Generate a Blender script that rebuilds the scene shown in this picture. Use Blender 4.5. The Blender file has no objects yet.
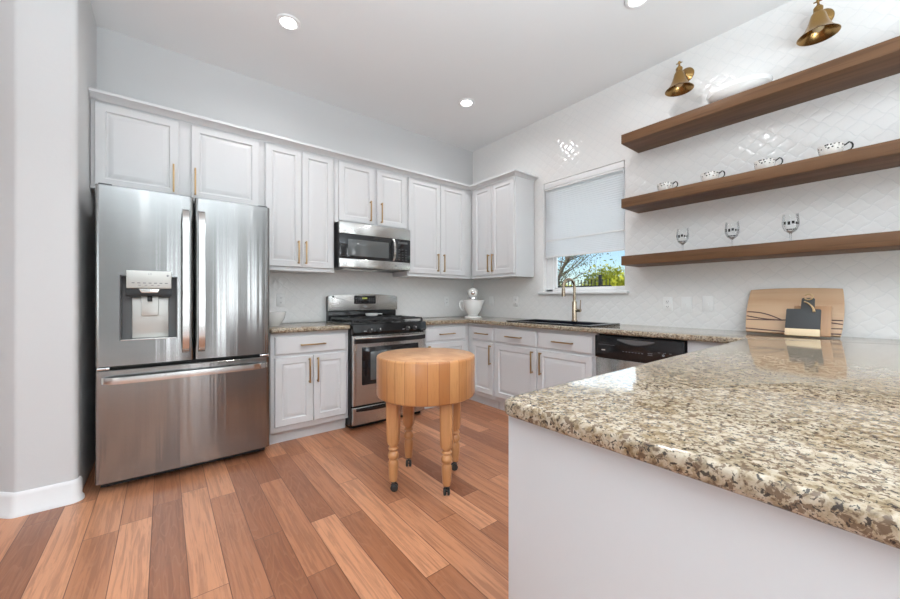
import bpy, bmesh, math, random
from mathutils import Vector, Matrix
random.seed(7)
S = bpy.context.scene
COL = S.collection
R = math.radians

# ------------------------------------------------------------------ camera, world, sun, lights, exposure
cam_d = bpy.data.cameras.new('camera'); cam = bpy.data.objects.new('camera', cam_d); COL.objects.link(cam)
cam.location = (-3.2538, -3.6311, 1.144)
cam.rotation_euler = (R(90), 0, -0.6682)
cam_d.sensor_width = 36.0; cam_d.lens = 362.27 / 900 * 36.0
cam_d.shift_y = -0.0012
cam_d.clip_start = 0.02; cam_d.clip_end = 300
S.camera = cam
S.view_settings.view_transform = 'Standard'; S.view_settings.look = 'None'
S.view_settings.gamma = 1.0; S.view_settings.use_curve_mapping = False
S.view_settings.exposure = 0.27
S.cycles.max_bounces = 12; S.cycles.diffuse_bounces = 6; S.cycles.glossy_bounces = 6
S.cycles.transparent_max_bounces = 12; S.cycles.transmission_bounces = 8
S.cycles.sample_clamp_indirect = 6.0

world = bpy.data.worlds.new('sky'); S.world = world; world.use_nodes = True
wn = world.node_tree.nodes; wl = world.node_tree.links
sky = wn.new('ShaderNodeTexSky'); sky.sky_type = 'NISHITA'; sky.sun_disc = False
sky.sun_elevation = R(48); sky.sun_rotation = R(215); sky.ozone_density = 4.0; sky.air_density = 1.0; sky.dust_density = .6
bg = wn['Background']; bg.inputs[1].default_value = 0.14
wl.new(sky.outputs[0], bg.inputs[0])

sun_d = bpy.data.lights.new('sun', 'SUN'); sun_d.energy = 3.6; sun_d.angle = R(0.6); sun_d.color = (1, .95, .86)
sun = bpy.data.objects.new('sun', sun_d); COL.objects.link(sun)
sun.rotation_euler = Vector((.72, .03, -.70)).to_track_quat('-Z', 'Y').to_euler()

REAR_Y = -7.5
REAR_WINDOWS = [(-2.80, -2.50, .15, 2.45), (-2.20, -1.85, .15, 2.45), (-1.15, -.70, .15, 2.45)]
SIDE_FILL_OPENINGS = [(-6.9, -5.6, .35, 2.45), (-5.3, -4.0, .35, 2.45)]  # made-up openings in the unseen left wall, for side light
def area_lamp(name, loc, direction, sx, sy, power, color=(1, 1, 1)):
    d = bpy.data.lights.new(name, 'AREA'); d.shape = 'RECTANGLE'; d.size = sx; d.size_y = sy; d.energy = power; d.color = color
    o = bpy.data.objects.new(name, d); COL.objects.link(o); o.location = loc
    o.rotation_euler = Vector(direction).to_track_quat('-Z', 'Z').to_euler()
    return o
for (a, b, c, d) in REAR_WINDOWS:      # daylight coming in at the windows behind the camera
    area_lamp('daylight', ((a + b) / 2, REAR_Y - .25, (c + d) / 2), (0, 1, .7), b - a, d - c, 24 * (b - a) * (d - c), (.88, .95, 1))
for (a, b, c, d) in SIDE_FILL_OPENINGS:  # added side fill for the tile wall and the peninsula end
    area_lamp('daylight', (-7.35, (a + b) / 2, (c + d) / 2), (1, 0, .7), b - a, d - c, 12 * (b - a) * (d - c), (.82, .925, 1))
area_lamp('daylight', (.30, -1.603, 1.80), (-1, 0, -.05), .85, 1.1, 5, (.93, .97, 1))
for bx, by, bz, bp_ in ((-3.6, -4.7, .90, 112), (-3.0, -5.5, .75, 120)):      # added fill lamps, unseen: soft light thrown up to brighten the ceiling
    bl = area_lamp('bounce_fill', (bx, by, bz), (.0, .06, 1), 1.0, .8, bp_, (.80, .925, 1)); bl.data.spread = R(140)
CAN_POWER = 4.8

# ------------------------------------------------------------------ materials
def new_mat(name):
    m = bpy.data.materials.new(name); m.use_nodes = True
    return m, m.node_tree.nodes, m.node_tree.links, m.node_tree.nodes['Principled BSDF']
def mat(name, col, rough=.5, metal=0, spec=.5, emit=None, es=0, coat=0, bump=None):
    m, n, l, p = new_mat(name)
    p.inputs['Base Color'].default_value = (*col, 1); p.inputs['Roughness'].default_value = rough
    p.inputs['Metallic'].default_value = metal; p.inputs['Specular IOR Level'].default_value = spec
    p.inputs['Coat Weight'].default_value = coat
    if emit: p.inputs['Emission Color'].default_value = (*emit, 1); p.inputs['Emission Strength'].default_value = es
    tc = n.new('ShaderNodeTexCoord'); nz = n.new('ShaderNodeTexNoise')
    sc, amt = bump or (30, .015)
    nz.inputs['Scale'].default_value = sc; nz.inputs['Detail'].default_value = 3
    l.new(tc.outputs['Object'], nz.inputs['Vector'])
    b = n.new('ShaderNodeBump'); b.inputs['Strength'].default_value = amt; b.inputs['Distance'].default_value = .01
    l.new(nz.outputs['Fac'], b.inputs['Height']); l.new(b.outputs[0], p.inputs['Normal'])
    return m
class NT:
    """small helper to write node maths in one line"""
    def __init__(s, m): s.n = m.node_tree.nodes; s.l = m.node_tree.links
    def put(s, sock, v):
        if isinstance(v, (int, float)): sock.default_value = v
        elif isinstance(v, tuple): sock.default_value = v if len(v) == len(sock.default_value) else (*v, 1)
        else: s.l.new(v, sock)
    def m(s, op, a, b=0.0, c=0.0):
        k = s.n.new('ShaderNodeMath'); k.operation = op
        for i, v in enumerate((a, b, c)): s.put(k.inputs[i], v)
        return k.outputs[0]
    def coord(s):
        t = s.n.new('ShaderNodeTexCoord'); x = s.n.new('ShaderNodeSeparateXYZ'); s.l.new(t.outputs['Object'], x.inputs[0])
        return t.outputs['Object'], x.outputs[0], x.outputs[1], x.outputs[2]
    def comb(s, x, y, z):
        k = s.n.new('ShaderNodeCombineXYZ')
        for i, v in enumerate((x, y, z)): s.put(k.inputs[i], v)
        return k.outputs[0]
    def noise(s, v, scale, detail=4, rough=.6, dist=0):
        k = s.n.new('ShaderNodeTexNoise'); s.l.new(v, k.inputs['Vector'])
        k.inputs['Scale'].default_value = scale; k.inputs['Detail'].default_value = detail
        k.inputs['Roughness'].default_value = rough; k.inputs['Distortion'].default_value = dist
        return k.outputs['Fac']
    def white(s, v):
        k = s.n.new('ShaderNodeTexWhiteNoise'); s.l.new(v, k.inputs['Vector']); return k.outputs['Value']
    def voro(s, v, scale, rnd=1):
        k = s.n.new('ShaderNodeTexVoronoi'); s.l.new(v, k.inputs['Vector']); k.inputs['Scale'].default_value = scale
        k.inputs['Randomness'].default_value = rnd
        return k.outputs['Distance'], k.outputs['Color']
    def ramp(s, f, stops, interp='LINEAR'):
        k = s.n.new('ShaderNodeValToRGB'); s.l.new(f, k.inputs[0]); e = k.color_ramp.elements; k.color_ramp.interpolation = interp
        while len(e) < len(stops): e.new(.5)
        for i, (p, c) in enumerate(stops): e[i].position = p; e[i].color = (*c, 1)
        return k.outputs[0]
    def mix(s, f, a, b, mode='MIX'):
        k = s.n.new('ShaderNodeMix'); k.data_type = 'RGBA'; k.blend_type = mode
        s.put(k.inputs[0], f); s.put(k.inputs[6], a); s.put(k.inputs[7], b)
        return k.outputs[2]
    def bump(s, h, strength, dist, p):
        k = s.n.new('ShaderNodeBump'); k.inputs['Strength'].default_value = strength; k.inputs['Distance'].default_value = dist
        s.l.new(h, k.inputs['Height']); s.l.new(k.outputs[0], p.inputs['Normal'])
    def sstep(s, v, a, b):
        k = s.n.new('ShaderNodeMapRange'); k.interpolation_type = 'SMOOTHSTEP'; s.put(k.inputs[0], v)
        k.inputs[1].default_value = a; k.inputs[2].default_value = b
        return k.outputs[0]

M = {}
M['wall'] = mat('wall paint', (.61, .61, .61), .6, bump=(60, .04))
M['wall_rear'] = mat('grey living room paint', (.42, .42, .41), .6, bump=(60, .04))
M['bounce_floor'] = mat('pale carpet', (.60, .61, .62), .95, bump=(300, .4))  # invented pale floor covering, neutral so the bounce stays neutral
M['ceiling'] = mat('ceiling paint', (.80, .80, .80), .8, bump=(60, .05))
M['white'] = mat('white cabinet lacquer', (.655, .655, .66), .32)
M['trim'] = mat('white trim paint', (.82, .82, .82), .35)
M['panel_white'] = mat('white peninsula paint', (.62, .62, .625), .45)
M['gold'] = mat('brushed gold pull', (.44, .29, .14), .34, .9)
M['brass'] = mat('aged brass', (.38, .23, .085), .25, 1)
M['brass_dark'] = mat('brass socket', (.30, .18, .06), .35, 1)
M['bronze'] = mat('brushed bronze faucet', (.46, .37, .27), .24, 1)
M['black'] = mat('black enamel', (.010, .010, .011), .16)
M['black_matte'] = mat('black plastic', (.018, .018, .019), .42)
M['black_glass'] = mat('black glass', (.012, .012, .014), .06)
M['oven_glass'] = mat('oven window glass', (.10, .105, .105), .08)
M['cast_iron'] = mat('cast iron', (.018, .018, .019), .5, bump=(180, .15))
M['fridge_side'] = mat('charcoal side panel', (.06, .06, .062), .45)
M['recess_grey'] = mat('dispenser dark grey', (.10, .10, .10), .4)
M['silver'] = mat('satin silver', (.66, .65, .63), .22, 1)
M['dull_silver'] = mat('dull silver plastic', (.50, .49, .46), .35, .55)
M['chrome'] = mat('chrome', (.8, .8, .8), .08, 1)
M['ceramic'] = mat('white glazed ceramic', (.84, .835, .82), .12, coat=.3)
M['mixer'] = mat('white mixer enamel', (.82, .82, .80), .16, coat=.3)
M['plate_white'] = mat('white outlet plastic', (.83, .83, .82), .3)
M['slot'] = mat('outlet slot', (.10, .10, .10), .5)
M['sink'] = mat('black composite sink', (.012, .014, .02), .18)
M['handle_black'] = mat('black cup handle', (.02, .018, .017), .25)
M['chalk'] = mat('black slate finish', (.035, .036, .037), .6)
M['rope'] = mat('jute rope', (.50, .34, .18), .9, bump=(300, .5))
M['bark'] = mat('bark', (.16, .12, .09), .9, bump=(25, .5))
M['iron'] = mat('black iron fence', (.012, .012, .012), .5)
M['caster'] = mat('dark caster wheel', (.03, .03, .028), .35)
M['vinyl'] = mat('white vinyl window frame', (.84, .84, .84), .3)
M['marks'] = mat('grey printed marks', (.16, .16, .17), .5)
M['silver_text'] = mat('pale printed marks', (.62, .62, .62), .4)
M['lamp'] = mat('lit lamp diffuser', (1, 1, 1), .5, emit=(1, .98, .95), es=14)
M['clock'] = mat('lit clock segments', (.1, .1, .02), .4, emit=(.75, .85, .15), es=.5)
M['bulb'] = mat('frosted bulb', (.55, .42, .25), .12, spec=.6)

def stainless(name, base, rough, streak, amt):
    m, n, l, p = new_mat(name); t = NT(m); v, x, y, z = t.coord()
    p.inputs['Metallic'].default_value = 1.0
    w = t.comb(t.m('MULTIPLY', x, 20.0), t.m('MULTIPLY', y, 20.0), t.m('MULTIPLY', z, streak))
    a = t.noise(w, 1.0, 3, .5); f = t.noise(t.comb(t.m('MULTIPLY', x, 6), y, t.m('MULTIPLY', z, 500.0)), 1.0, 2)
    t.l.new(t.mix(.12, (*base, 1), t.ramp(f, [(.3, (.2, .2, .2)), (.7, (.42, .41, .40))])), p.inputs['Base Color'])
    p.inputs['Roughness'].default_value = rough
    tg = n.new('ShaderNodeTangent'); tg.direction_type = 'RADIAL'; tg.axis = 'Z'; l.new(tg.outputs[0], p.inputs['Tangent'])
    p.inputs['Anisotropic'].default_value = .8; p.inputs['Anisotropic Rotation'].default_value = .25
    t.bump(a, amt, .02, p)
    return m
M['steel'] = stainless('stainless steel', (.30, .297, .292), .17, .15, .075)
M['steel_flat'] = stainless('stainless steel flat', (.60, .59, .57), .24, 2.0, .03)

def tile_mat(name, axis):
    m, n, l, p = new_mat(name); t = NT(m); v, x, y, z = t.coord()
    u = x if axis == 'x' else y
    U = t.m('DIVIDE', u, .106); V = t.m('DIVIDE', z, .094)
    a = t.m('ADD', U, V); b = t.m('SUBTRACT', U, V)
    pa = t.m('ADD', a, t.m('MULTIPLY', t.m('SINE', t.m('MULTIPLY', b, 2 * math.pi)), .05))
    pb = t.m('SUBTRACT', b, t.m('MULTIPLY', t.m('SINE', t.m('MULTIPLY', a, 2 * math.pi)), .05))
    def edge(q):
        f = t.m('FRACT', q); return t.m('MINIMUM', f, t.m('SUBTRACT', 1.0, f))
    d = t.m('MINIMUM', edge(pa), edge(pb))
    g = t.sstep(d, .012, .04)
    pil = t.m('POWER', t.m('MINIMUM', t.m('MULTIPLY', d, 3.6), 1.0), .35)
    cid = t.comb(t.m('FLOOR', pa), t.m('FLOOR', pb), 0.0)
    tilt = t.m('MULTIPLY', t.m('SUBTRACT', t.white(cid), .5), t.m('ADD', t.m('MULTIPLY', U, 1.0), t.m('MULTIPLY', V, .7)))
    wav = t.noise(v, 16, 2)
    h = t.m('ADD', t.m('ADD', t.m('MULTIPLY', pil, .55), t.m('MULTIPLY', wav, .28)), t.m('MULTIPLY', t.m('SUBTRACT', t.white(cid), .5), .0))
    l.new(t.mix(g, (.72, .72, .71, 1), (.81, .80, .785, 1)), p.inputs['Base Color'])
    rr = t.m('SUBTRACT', .5, t.m('MULTIPLY', g, .405)); l.new(rr, p.inputs['Roughness'])
    t.bump(h, .42, .006, p)
    return m
M['tile_x'] = tile_mat('white arabesque tile, back wall', 'x')
M['tile_y'] = tile_mat('white arabesque tile, window wall', 'y')

def granite():
    m, n, l, p = new_mat('speckled beige granite'); t = NT(m); v, x, y, z = t.coord()
    w = t.comb(x, t.m('MULTIPLY', y, 1.0), z)
    big = t.noise(w, 5, 3, .6)
    n1 = t.noise(w, 52, 5, .65, .4); n2 = t.noise(w, 125, 4, .6, .6); n3 = t.noise(t.comb(t.m('ADD', x, 7.3), y, z), 88, 4, .62, .5)
    base = t.ramp(n1, [(.32, (.11, .07, .035)), (.43, (.26, .19, .11)), (.53, (.39, .315, .225)), (.70, (.53, .465, .37))])
    base = t.mix(t.m('MULTIPLY', t.sstep(big, .35, .7), .35), base, (.47, .42, .34, 1))
    fleck = t.sstep(n3, .535, .575)
    base = t.mix(t.m('MULTIPLY', fleck, .85), base, (.13, .085, .055, 1))
    f2 = t.sstep(n2, .565, .60)
    base = t.mix(t.m('MULTIPLY', f2, .9), base, (.035, .03, .028, 1))
    f3 = t.sstep(n2, .36, .31)
    l.new(base, p.inputs['Base Color'])
    p.inputs['Roughness'].default_value = .07; p.inputs['Specular IOR Level'].default_value = .55
    return m
M['granite'] = granite()

def floor_mat():
    m, n, l, p = new_mat('reddish oak planks'); t = NT(m); v, x, y, z = t.coord()
    q = t.m('DIVIDE', x, .127); i = t.m('FLOOR', q); fx = t.m('FRACT', q)
    off = t.m('MULTIPLY', t.white(t.comb(i, 3.1, 0.0)), 5.0)
    ly = t.m('DIVIDE', t.m('ADD', y, off), .95); j = t.m('FLOOR', ly); fy = t.m('FRACT', ly)
    rnd = t.white(t.comb(i, j, 1.7)); rnd2 = t.white(t.comb(i, j, 9.2))
    base = t.ramp(rnd, [(0, (.28, .105, .050)), (.35, (.39, .158, .077)), (.7, (.50, .215, .108)), (1, (.68, .32, .172))])
    gv = t.comb(t.m('MULTIPLY', x, 55.0), t.m('ADD', t.m('MULTIPLY', y, 2.6), t.m('MULTIPLY', rnd2, 37.0)), t.m('MULTIPLY', rnd, 20.0))
    g1 = t.noise(gv, 1.0, 5, .65, .8)
    rv = t.comb(t.m('MULTIPLY', x, 9.0), t.m('ADD', t.m('MULTIPLY', y, 1.3), t.m('MULTIPLY', rnd2, 51.0)), t.m('MULTIPLY', rnd, 33.0))
    r1 = t.noise(rv, 1.0, 2, .5, .3)
    rings = t.m('FRACT', t.m('MULTIPLY', r1, 16.0))
    rr = t.sstep(rings, .0, .35)
    col = t.mix(t.m('MULTIPLY', t.sstep(g1, .42, .62), .42), base, (.17, .062, .034, 1))
    col = t.mix(t.m('MULTIPLY', t.m('SUBTRACT', 1.0, rr), .20), col, (.50, .25, .15, 1))
    ex = t.m('MINIMUM', fx, t.m('SUBTRACT', 1.0, fx)); ey = t.m('MULTIPLY', t.m('MINIMUM', fy, t.m('SUBTRACT', 1.0, fy)), 7.5)
    seam = t.sstep(t.m('MINIMUM', ex, ey), .004, .018)
    col = t.mix(seam, (.13, .048, .026, 1), col)
    l.new(col, p.inputs['Base Color'])
    l.new(t.m('ADD', .24, t.m('MULTIPLY', g1, .14)), p.inputs['Roughness']); p.inputs['Specular IOR Level'].default_value = .45
    t.bump(t.m('ADD', seam, t.m('MULTIPLY', g1, .25)), .22, .003, p)
    return m
M['floor'] = floor_mat()

def wood(name, stops, axis, fine=45., along=2.5, rough=.4, dark=(.05, .025, .012), amt=.4, bump=.2):
    m, n, l, p = new_mat(name); t = NT(m); v, x, y, z = t.coord()
    c = {'x': x, 'y': y, 'z': z}
    gv = t.comb(*[t.m('MULTIPLY', c[k], along if k == axis else fine) for k in 'xyz'])
    g = t.noise(gv, 1.0, 5, .6, .7); g2 = t.noise(gv, .22, 3, .5, .5)
    col = t.mix(t.m('MULTIPLY', t.sstep(g, .48, .68), amt), t.ramp(g2, stops), (*dark, 1))
    l.new(col, p.inputs['Base Color']); p.inputs['Roughness'].default_value = rough
    t.bump(g, bump, .003, p)
    return m
M['walnut'] = wood('dark stained shelf wood', [(.3, (.10, .047, .021)), (.55, (.155, .078, .038)), (.75, (.21, .115, .060))], 'y', rough=.5)
M['walnut'].node_tree.nodes['Principled BSDF'].inputs['Specular IOR Level'].default_value = .22
M['board_maple'] = wood('maple board', [(.3, (.50, .31, .18)), (.7, (.62, .42, .27))], 'y', 30, 2, .4, (.40, .23, .12), .25, .05)
M['board_brown'] = wood('brown board', [(.3, (.34, .175, .08)), (.7, (.45, .25, .125))], 'z', 40, 2, .4, (.30, .16, .08), .3, .05)
M['board_pale'] = wood('pale board wood', [(.3, (.62, .46, .28)), (.7, (.74, .60, .40))], 'y', 30, 2, .45, (.50, .34, .18), .25, .05)
M['walnut_inlay'] = mat('walnut inlay', (.075, .028, .018), .4)
M['leg_wood'] = wood('oiled maple leg', [(.3, (.46, .21, .08)), (.7, (.58, .29, .125))], 'z', 40, 2.5, .3, (.36, .15, .055), .3, .05)

def stave_side():
    m, n, l, p = new_mat('butcher block staves'); t = NT(m); v, x, y, z = t.coord()
    an = t.m('ARCTAN2', y, x); i = t.m('FLOOR', t.m('MULTIPLY', an, 30 / (2 * math.pi)))
    fr = t.m('FRACT', t.m('MULTIPLY', an, 30 / (2 * math.pi)))
    rnd = t.white(t.comb(i, 2.0, 0.0))
    base = t.ramp(rnd, [(0, (.40, .155, .050)), (.3, (.52, .235, .088)), (.7, (.60, .30, .12)), (1, (.70, .40, .185))])
    g = t.noise(t.comb(t.m('MULTIPLY', an, 30.0), i, t.m('MULTIPLY', z, 7.0)), 1.0, 4, .6, .6)
    col = t.mix(t.m('MULTIPLY', t.sstep(g, .5, .7), .4), base, (.36, .14, .05, 1))
    e = t.m('MINIMUM', fr, t.m('SUBTRACT', 1.0, fr))
    col = t.mix(t.sstep(e, .01, .05), (.33, .13, .05, 1), col)
    l.new(col, p.inputs['Base Color']); p.inputs['Roughness'].default_value = .28
    return m
def stave_top():
    m, n, l, p = new_mat('butcher block end grain'); t = NT(m); v, x, y, z = t.coord()
    i = t.m('FLOOR', t.m('DIVIDE', t.m('ADD', x, 5.0), .062)); yy = t.m('ADD', y, t.m('MULTIPLY', t.white(t.comb(i, 0.0, 0.0)), .05))
    j = t.m('FLOOR', t.m('DIVIDE', yy, .085)); rnd = t.white(t.comb(i, j, 4.0))
    base = t.ramp(rnd, [(0, (.52, .25, .115)), (.5, (.58, .30, .145)), (1, (.66, .38, .20))])
    g = t.noise(v, 60, 4, .6)
    l.new(t.mix(t.m('MULTIPLY', t.sstep(g, .45, .7), .3), base, (.44, .20, .085, 1)), p.inputs['Base Color']); p.inputs['Roughness'].default_value = .3
    return m
M['stave_side'] = stave_side(); M['stave_top'] = stave_top()

def cup_mat():
    m, n, l, p = new_mat('cup with dark floral band'); t = NT(m); v, x, y, z = t.coord()
    d, c = t.voro(v, 70, .75)
    an = t.m('ARCTAN2', y, x)
    dots = t.sstep(d, .42, .30)
    band = t.m('MULTIPLY', t.m('GREATER_THAN', z, .050), t.m('LESS_THAN', z, .081))
    s = t.n.new('ShaderNodeSeparateColor'); l.new(c, s.inputs[0])
    tone = t.mix(t.m('GREATER_THAN', s.outputs[0], .72), (.03, .025, .022, 1), (.55, .30, .17, 1))
    l.new(t.mix(t.m('MULTIPLY', dots, band), (.84, .82, .78, 1), tone), p.inputs['Base Color'])
    p.inputs['Roughness'].default_value = .12
    return m
M['cup'] = cup_mat()

def clear(name, tint=(.97, .99, .98), k=1.0):
    m, n, l, p = new_mat(name); n.remove(p)
    tr = n.new('ShaderNodeBsdfTransparent'); tr.inputs[0].default_value = (*tint, 1)
    gl = n.new('ShaderNodeBsdfGlossy'); gl.inputs['Roughness'].default_value = .02
    fr = n.new('ShaderNodeFresnel'); fr.inputs[0].default_value = 1.45
    mu = n.new('ShaderNodeMath'); mu.operation = 'MULTIPLY'; mu.inputs[1].default_value = k; l.new(fr.outputs[0], mu.inputs[0])
    mx = n.new('ShaderNodeMixShader'); l.new(mu.outputs[0], mx.inputs[0]); l.new(tr.outputs[0], mx.inputs[1]); l.new(gl.outputs[0], mx.inputs[2])
    l.new(mx.outputs[0], n['Material Output'].inputs[0])
    return m
M['pane'] = clear('window glass', k=.8)
M['glass'] = clear('drinking glass', (.97, .975, .975), k=.8)

def shade_mat():
    m, n, l, p = new_mat('cellular shade fabric'); t = NT(m)
    p.inputs['Base Color'].default_value = (.80, .81, .82, 1); p.inputs['Roughness'].default_value = .85
    tr = n.new('ShaderNodeBsdfTranslucent'); tr.inputs[0].default_value = (.84, .87, .90, 1)
    mx = n.new('ShaderNodeMixShader'); mx.inputs[0].default_value = .40
    nz = t.noise(t.coord()[0], 400, 2); t.bump(nz, .1, .002, p)
    l.new(p.outputs[0], mx.inputs[1]); l.new(tr.outputs[0], mx.inputs[2]); l.new(mx.outputs[0], n['Material Output'].inputs[0])
    return m
M['shade'] = shade_mat()

def leaf_mat(name, a, b):
    m, n, l, p = new_mat(name); t = NT(m)
    v = t.coord()[0]; l.new(t.ramp(t.noise(v, 3, 3), [(.35, a), (.65, b)]), p.inputs['Base Color']); p.inputs['Roughness'].default_value = .6
    return m
M['leaf_yellow'] = leaf_mat('yellow green leaves', (.42, .44, .03), (.72, .68, .06))
M['leaf_grey'] = leaf_mat('grey green leaves', (.09, .12, .07), (.18, .22, .12))
M['grass'] = leaf_mat('lawn', (.10, .16, .03), (.18, .24, .06))

# ------------------------------------------------------------------ mesh helpers
class MB:
    def __init__(s): s.bm = bmesh.new()
    def _faces(s, vs, faces, mi=0):
        V = [s.bm.verts.new(v) for v in vs]; out = []
        for f in faces:
            try: k = s.bm.faces.new([V[i] for i in f]); k.material_index = mi; out.append(k)
            except ValueError: pass
        return V, out
    def box(s, x0, x1, y0, y1, z0, z1, bev=0, seg=2, mi=0):
        vs = [(x, y, z) for z in (z0, z1) for y in (y0, y1) for x in (x0, x1)]
        V, F = s._faces(vs, [(0, 2, 3, 1), (4, 5, 7, 6), (0, 1, 5, 4), (2, 6, 7, 3), (0, 4, 6, 2), (1, 3, 7, 5)], mi)
        if bev:
            E = list({e for f in F for e in f.edges})
            bmesh.ops.bevel(s.bm, geom=E, offset=bev, segments=seg, profile=.5, affect='EDGES', clamp_overlap=True)
        return s
    def rings(s, loops, cap0=True, cap1=True, closed=True, mi=0):
        V = [[s.bm.verts.new(p) for p in L] for L in loops]
        for a, b in zip(V[:-1], V[1:]):
            n = len(a)
            for i in range(n if closed else n - 1):
                j = (i + 1) % n
                try: s.bm.faces.new((a[i], a[j], b[j], b[i])).material_index = mi
                except ValueError: pass
        if cap0: s.bm.faces.new(V[0][::-1]).material_index = mi
        if cap1: s.bm.faces.new(V[-1]).material_index = mi
        return s
    def lathe(s, prof, c=(0, 0, 0), seg=32, axis='z', mi=0, a0=0.0, sx=1.0, sy=1.0):
        loops = []
        for r, h in prof:
            L = []
            for i in range(seg):
                a = a0 + 2 * math.pi * i / seg; p, q = max(r, 1e-5) * math.cos(a) * sx, max(r, 1e-5) * math.sin(a) * sy
                if axis == 'z': L.append((c[0] + p, c[1] + q, c[2] + h))
                elif axis == 'y': L.append((c[0] + p, c[1] - h, c[2] + q))
                else: L.append((c[0] + h, c[1] + p, c[2] + q))
            loops.append(L)
        return s.rings(loops, mi=mi)
    def tube(s, pts, r, seg=10, flat=None, mi=0):
        """round (or flat=(half width, half thickness)) section swept along points"""
        P = [Vector(p) for p in pts]; loops = []
        up = Vector((0, 0, 1)); prev = None
        for i, p in enumerate(P):
            d = (P[min(i + 1, len(P) - 1)] - P[max(i - 1, 0)]).normalized()
            if prev is None:
                a = d.cross(up)
                if a.length < .05: a = d.cross(Vector((0, 1, 0)))
                a.normalize()
            else:
                a = (prev - d * prev.dot(d)).normalized()
            prev = a; b = d.cross(a)
            rr = r[i] if isinstance(r, (list, tuple)) else r
            if flat:
                w, h = flat; k = .35
                sec = [(w, h * k), (w * .9, h), (-w * .9, h), (-w, h * k), (-w, -h * k), (-w * .9, -h), (w * .9, -h), (w, -h * k)]
                loops.append([p + a * u + b * v for u, v in sec])
            else:
                loops.append([p + a * rr * math.cos(2 * math.pi * j / seg) + b * rr * math.sin(2 * math.pi * j / seg) for j in range(seg)])
        return s.rings(loops, mi=mi)
    def prism(s, poly, z0, z1, bev=0, seg=3, plane='xy', holes=(), mi=0):
        def P(u, v, w): return (u, v, w) if plane == 'xy' else ((u, w, v) if plane == 'xz' else (w, u, v))
        es = []
        for loop in (poly, *holes):
            V = [s.bm.verts.new(P(u, v, z0)) for u, v in loop]
            es += [s.bm.edges.new((V[i], V[(i + 1) % len(V)])) for i in range(len(V))]
        r = bmesh.ops.triangle_fill(s.bm, edges=es, use_beauty=True, use_dissolve=True)
        F = [g for g in r['geom'] if isinstance(g, bmesh.types.BMFace)]
        ex = bmesh.ops.extrude_face_region(s.bm, geom=F, use_keep_orig=True)
        nv = [g for g in ex['geom'] if isinstance(g, bmesh.types.BMVert)]
        bmesh.ops.translate(s.bm, verts=nv, vec=Vector(P(0, 0, z1)) - Vector(P(0, 0, z0)))
        allv = set(nv) | {v for f in F for v in f.verts}
        bmesh.ops.recalc_face_normals(s.bm, faces=s.bm.faces[:])
        for f in s.bm.faces:
            if mi and all(v in allv for v in f.verts): f.material_index = mi
        if bev:
            E = []
            for e in {e for v in allv for e in v.link_edges}:
                if len(e.link_faces) == 2 and e.calc_face_angle(0) > R(60): E.append(e)
            bmesh.ops.bevel(s.bm, geom=E, offset=bev, segments=seg, profile=.5, affect='EDGES', clamp_overlap=True)
        return s
    def sweep(s, path, prof, closed=False):
        """moulding: profile (outward, z) along a 2D path with mitred corners; outward = right of travel"""
        P = [Vector(p) for p in path]; loops = []
        n = len(P)
        for i in range(n):
            ds = []
            if i > 0: ds.append((P[i] - P[i - 1]).normalized())
            if i < n - 1: ds.append((P[i + 1] - P[i]).normalized())
            ns = [Vector((d.y, -d.x)) for d in ds]
            m = ns[0] if len(ns) == 1 else (ns[0] + ns[1]) / (1 + ns[0].dot(ns[1]))
            loops.append([(P[i].x + m.x * o, P[i].y + m.y * o, z) for o, z in prof])
        return s.rings(loops)
    def build(s, name, mats, parent=None, loc=None, smooth=40):
        bmesh.ops.recalc_face_normals(s.bm, faces=s.bm.faces[:])
        me = bpy.data.meshes.new(name); s.bm.to_mesh(me); s.bm.free()
        for mm in (mats if isinstance(mats, (list, tuple)) else [mats]): me.materials.append(M[mm])
        if smooth:
            me.shade_smooth(); me.set_sharp_from_angle(angle=R(smooth))
        o = bpy.data.objects.new(name, me); COL.objects.link(o)
        if parent: o.parent = parent
        if loc: o.location = loc
        return o
def tag(o, label, cat, group=None):
    o['label'] = label; o['category'] = cat
    if group: o['group'] = group
    return o
def thing(name, label, cat, loc=(0, 0, 0), rz=0.0, group=None):
    o = bpy.data.objects.new(name, None); COL.objects.link(o); o.empty_display_size = .1
    o.location = loc; o.rotation_euler = (0, 0, rz)
    return tag(o, label, cat, group)
def struct(o): o['kind'] = 'structure'; return o
def copy_tree(o, parent=None):
    c = o.copy(); COL.objects.link(c)
    if parent: c.parent = parent
    for ch in list(o.children): copy_tree(ch, c)
    return c
def text(name, body, size, loc, rot, material, parent, ext=.0004, spacing=1.0):
    cu = bpy.data.curves.new(name, 'FONT'); cu.body = body; cu.size = size; cu.extrude = ext; cu.align_x = 'CENTER'; cu.align_y = 'CENTER'
    cu.space_character = spacing
    tmp = bpy.data.objects.new('tmp', cu); COL.objects.link(tmp)
    dg = bpy.context.evaluated_depsgraph_get(); me = bpy.data.meshes.new_from_object(tmp.evaluated_get(dg))
    bpy.data.objects.remove(tmp); me.materials.clear(); me.materials.append(M[material])
    o = bpy.data.objects.new(name, me); COL.objects.link(o); o.parent = parent; o.location = loc; o.rotation_euler = rot
    return o
def rect_loop(x0, x1, z0, z1, inset, y): return [(x0 + inset, y, z0 + inset), (x1 - inset, y, z0 + inset), (x1 - inset, y, z1 - inset), (x0 + inset, y, z1 - inset)]

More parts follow.
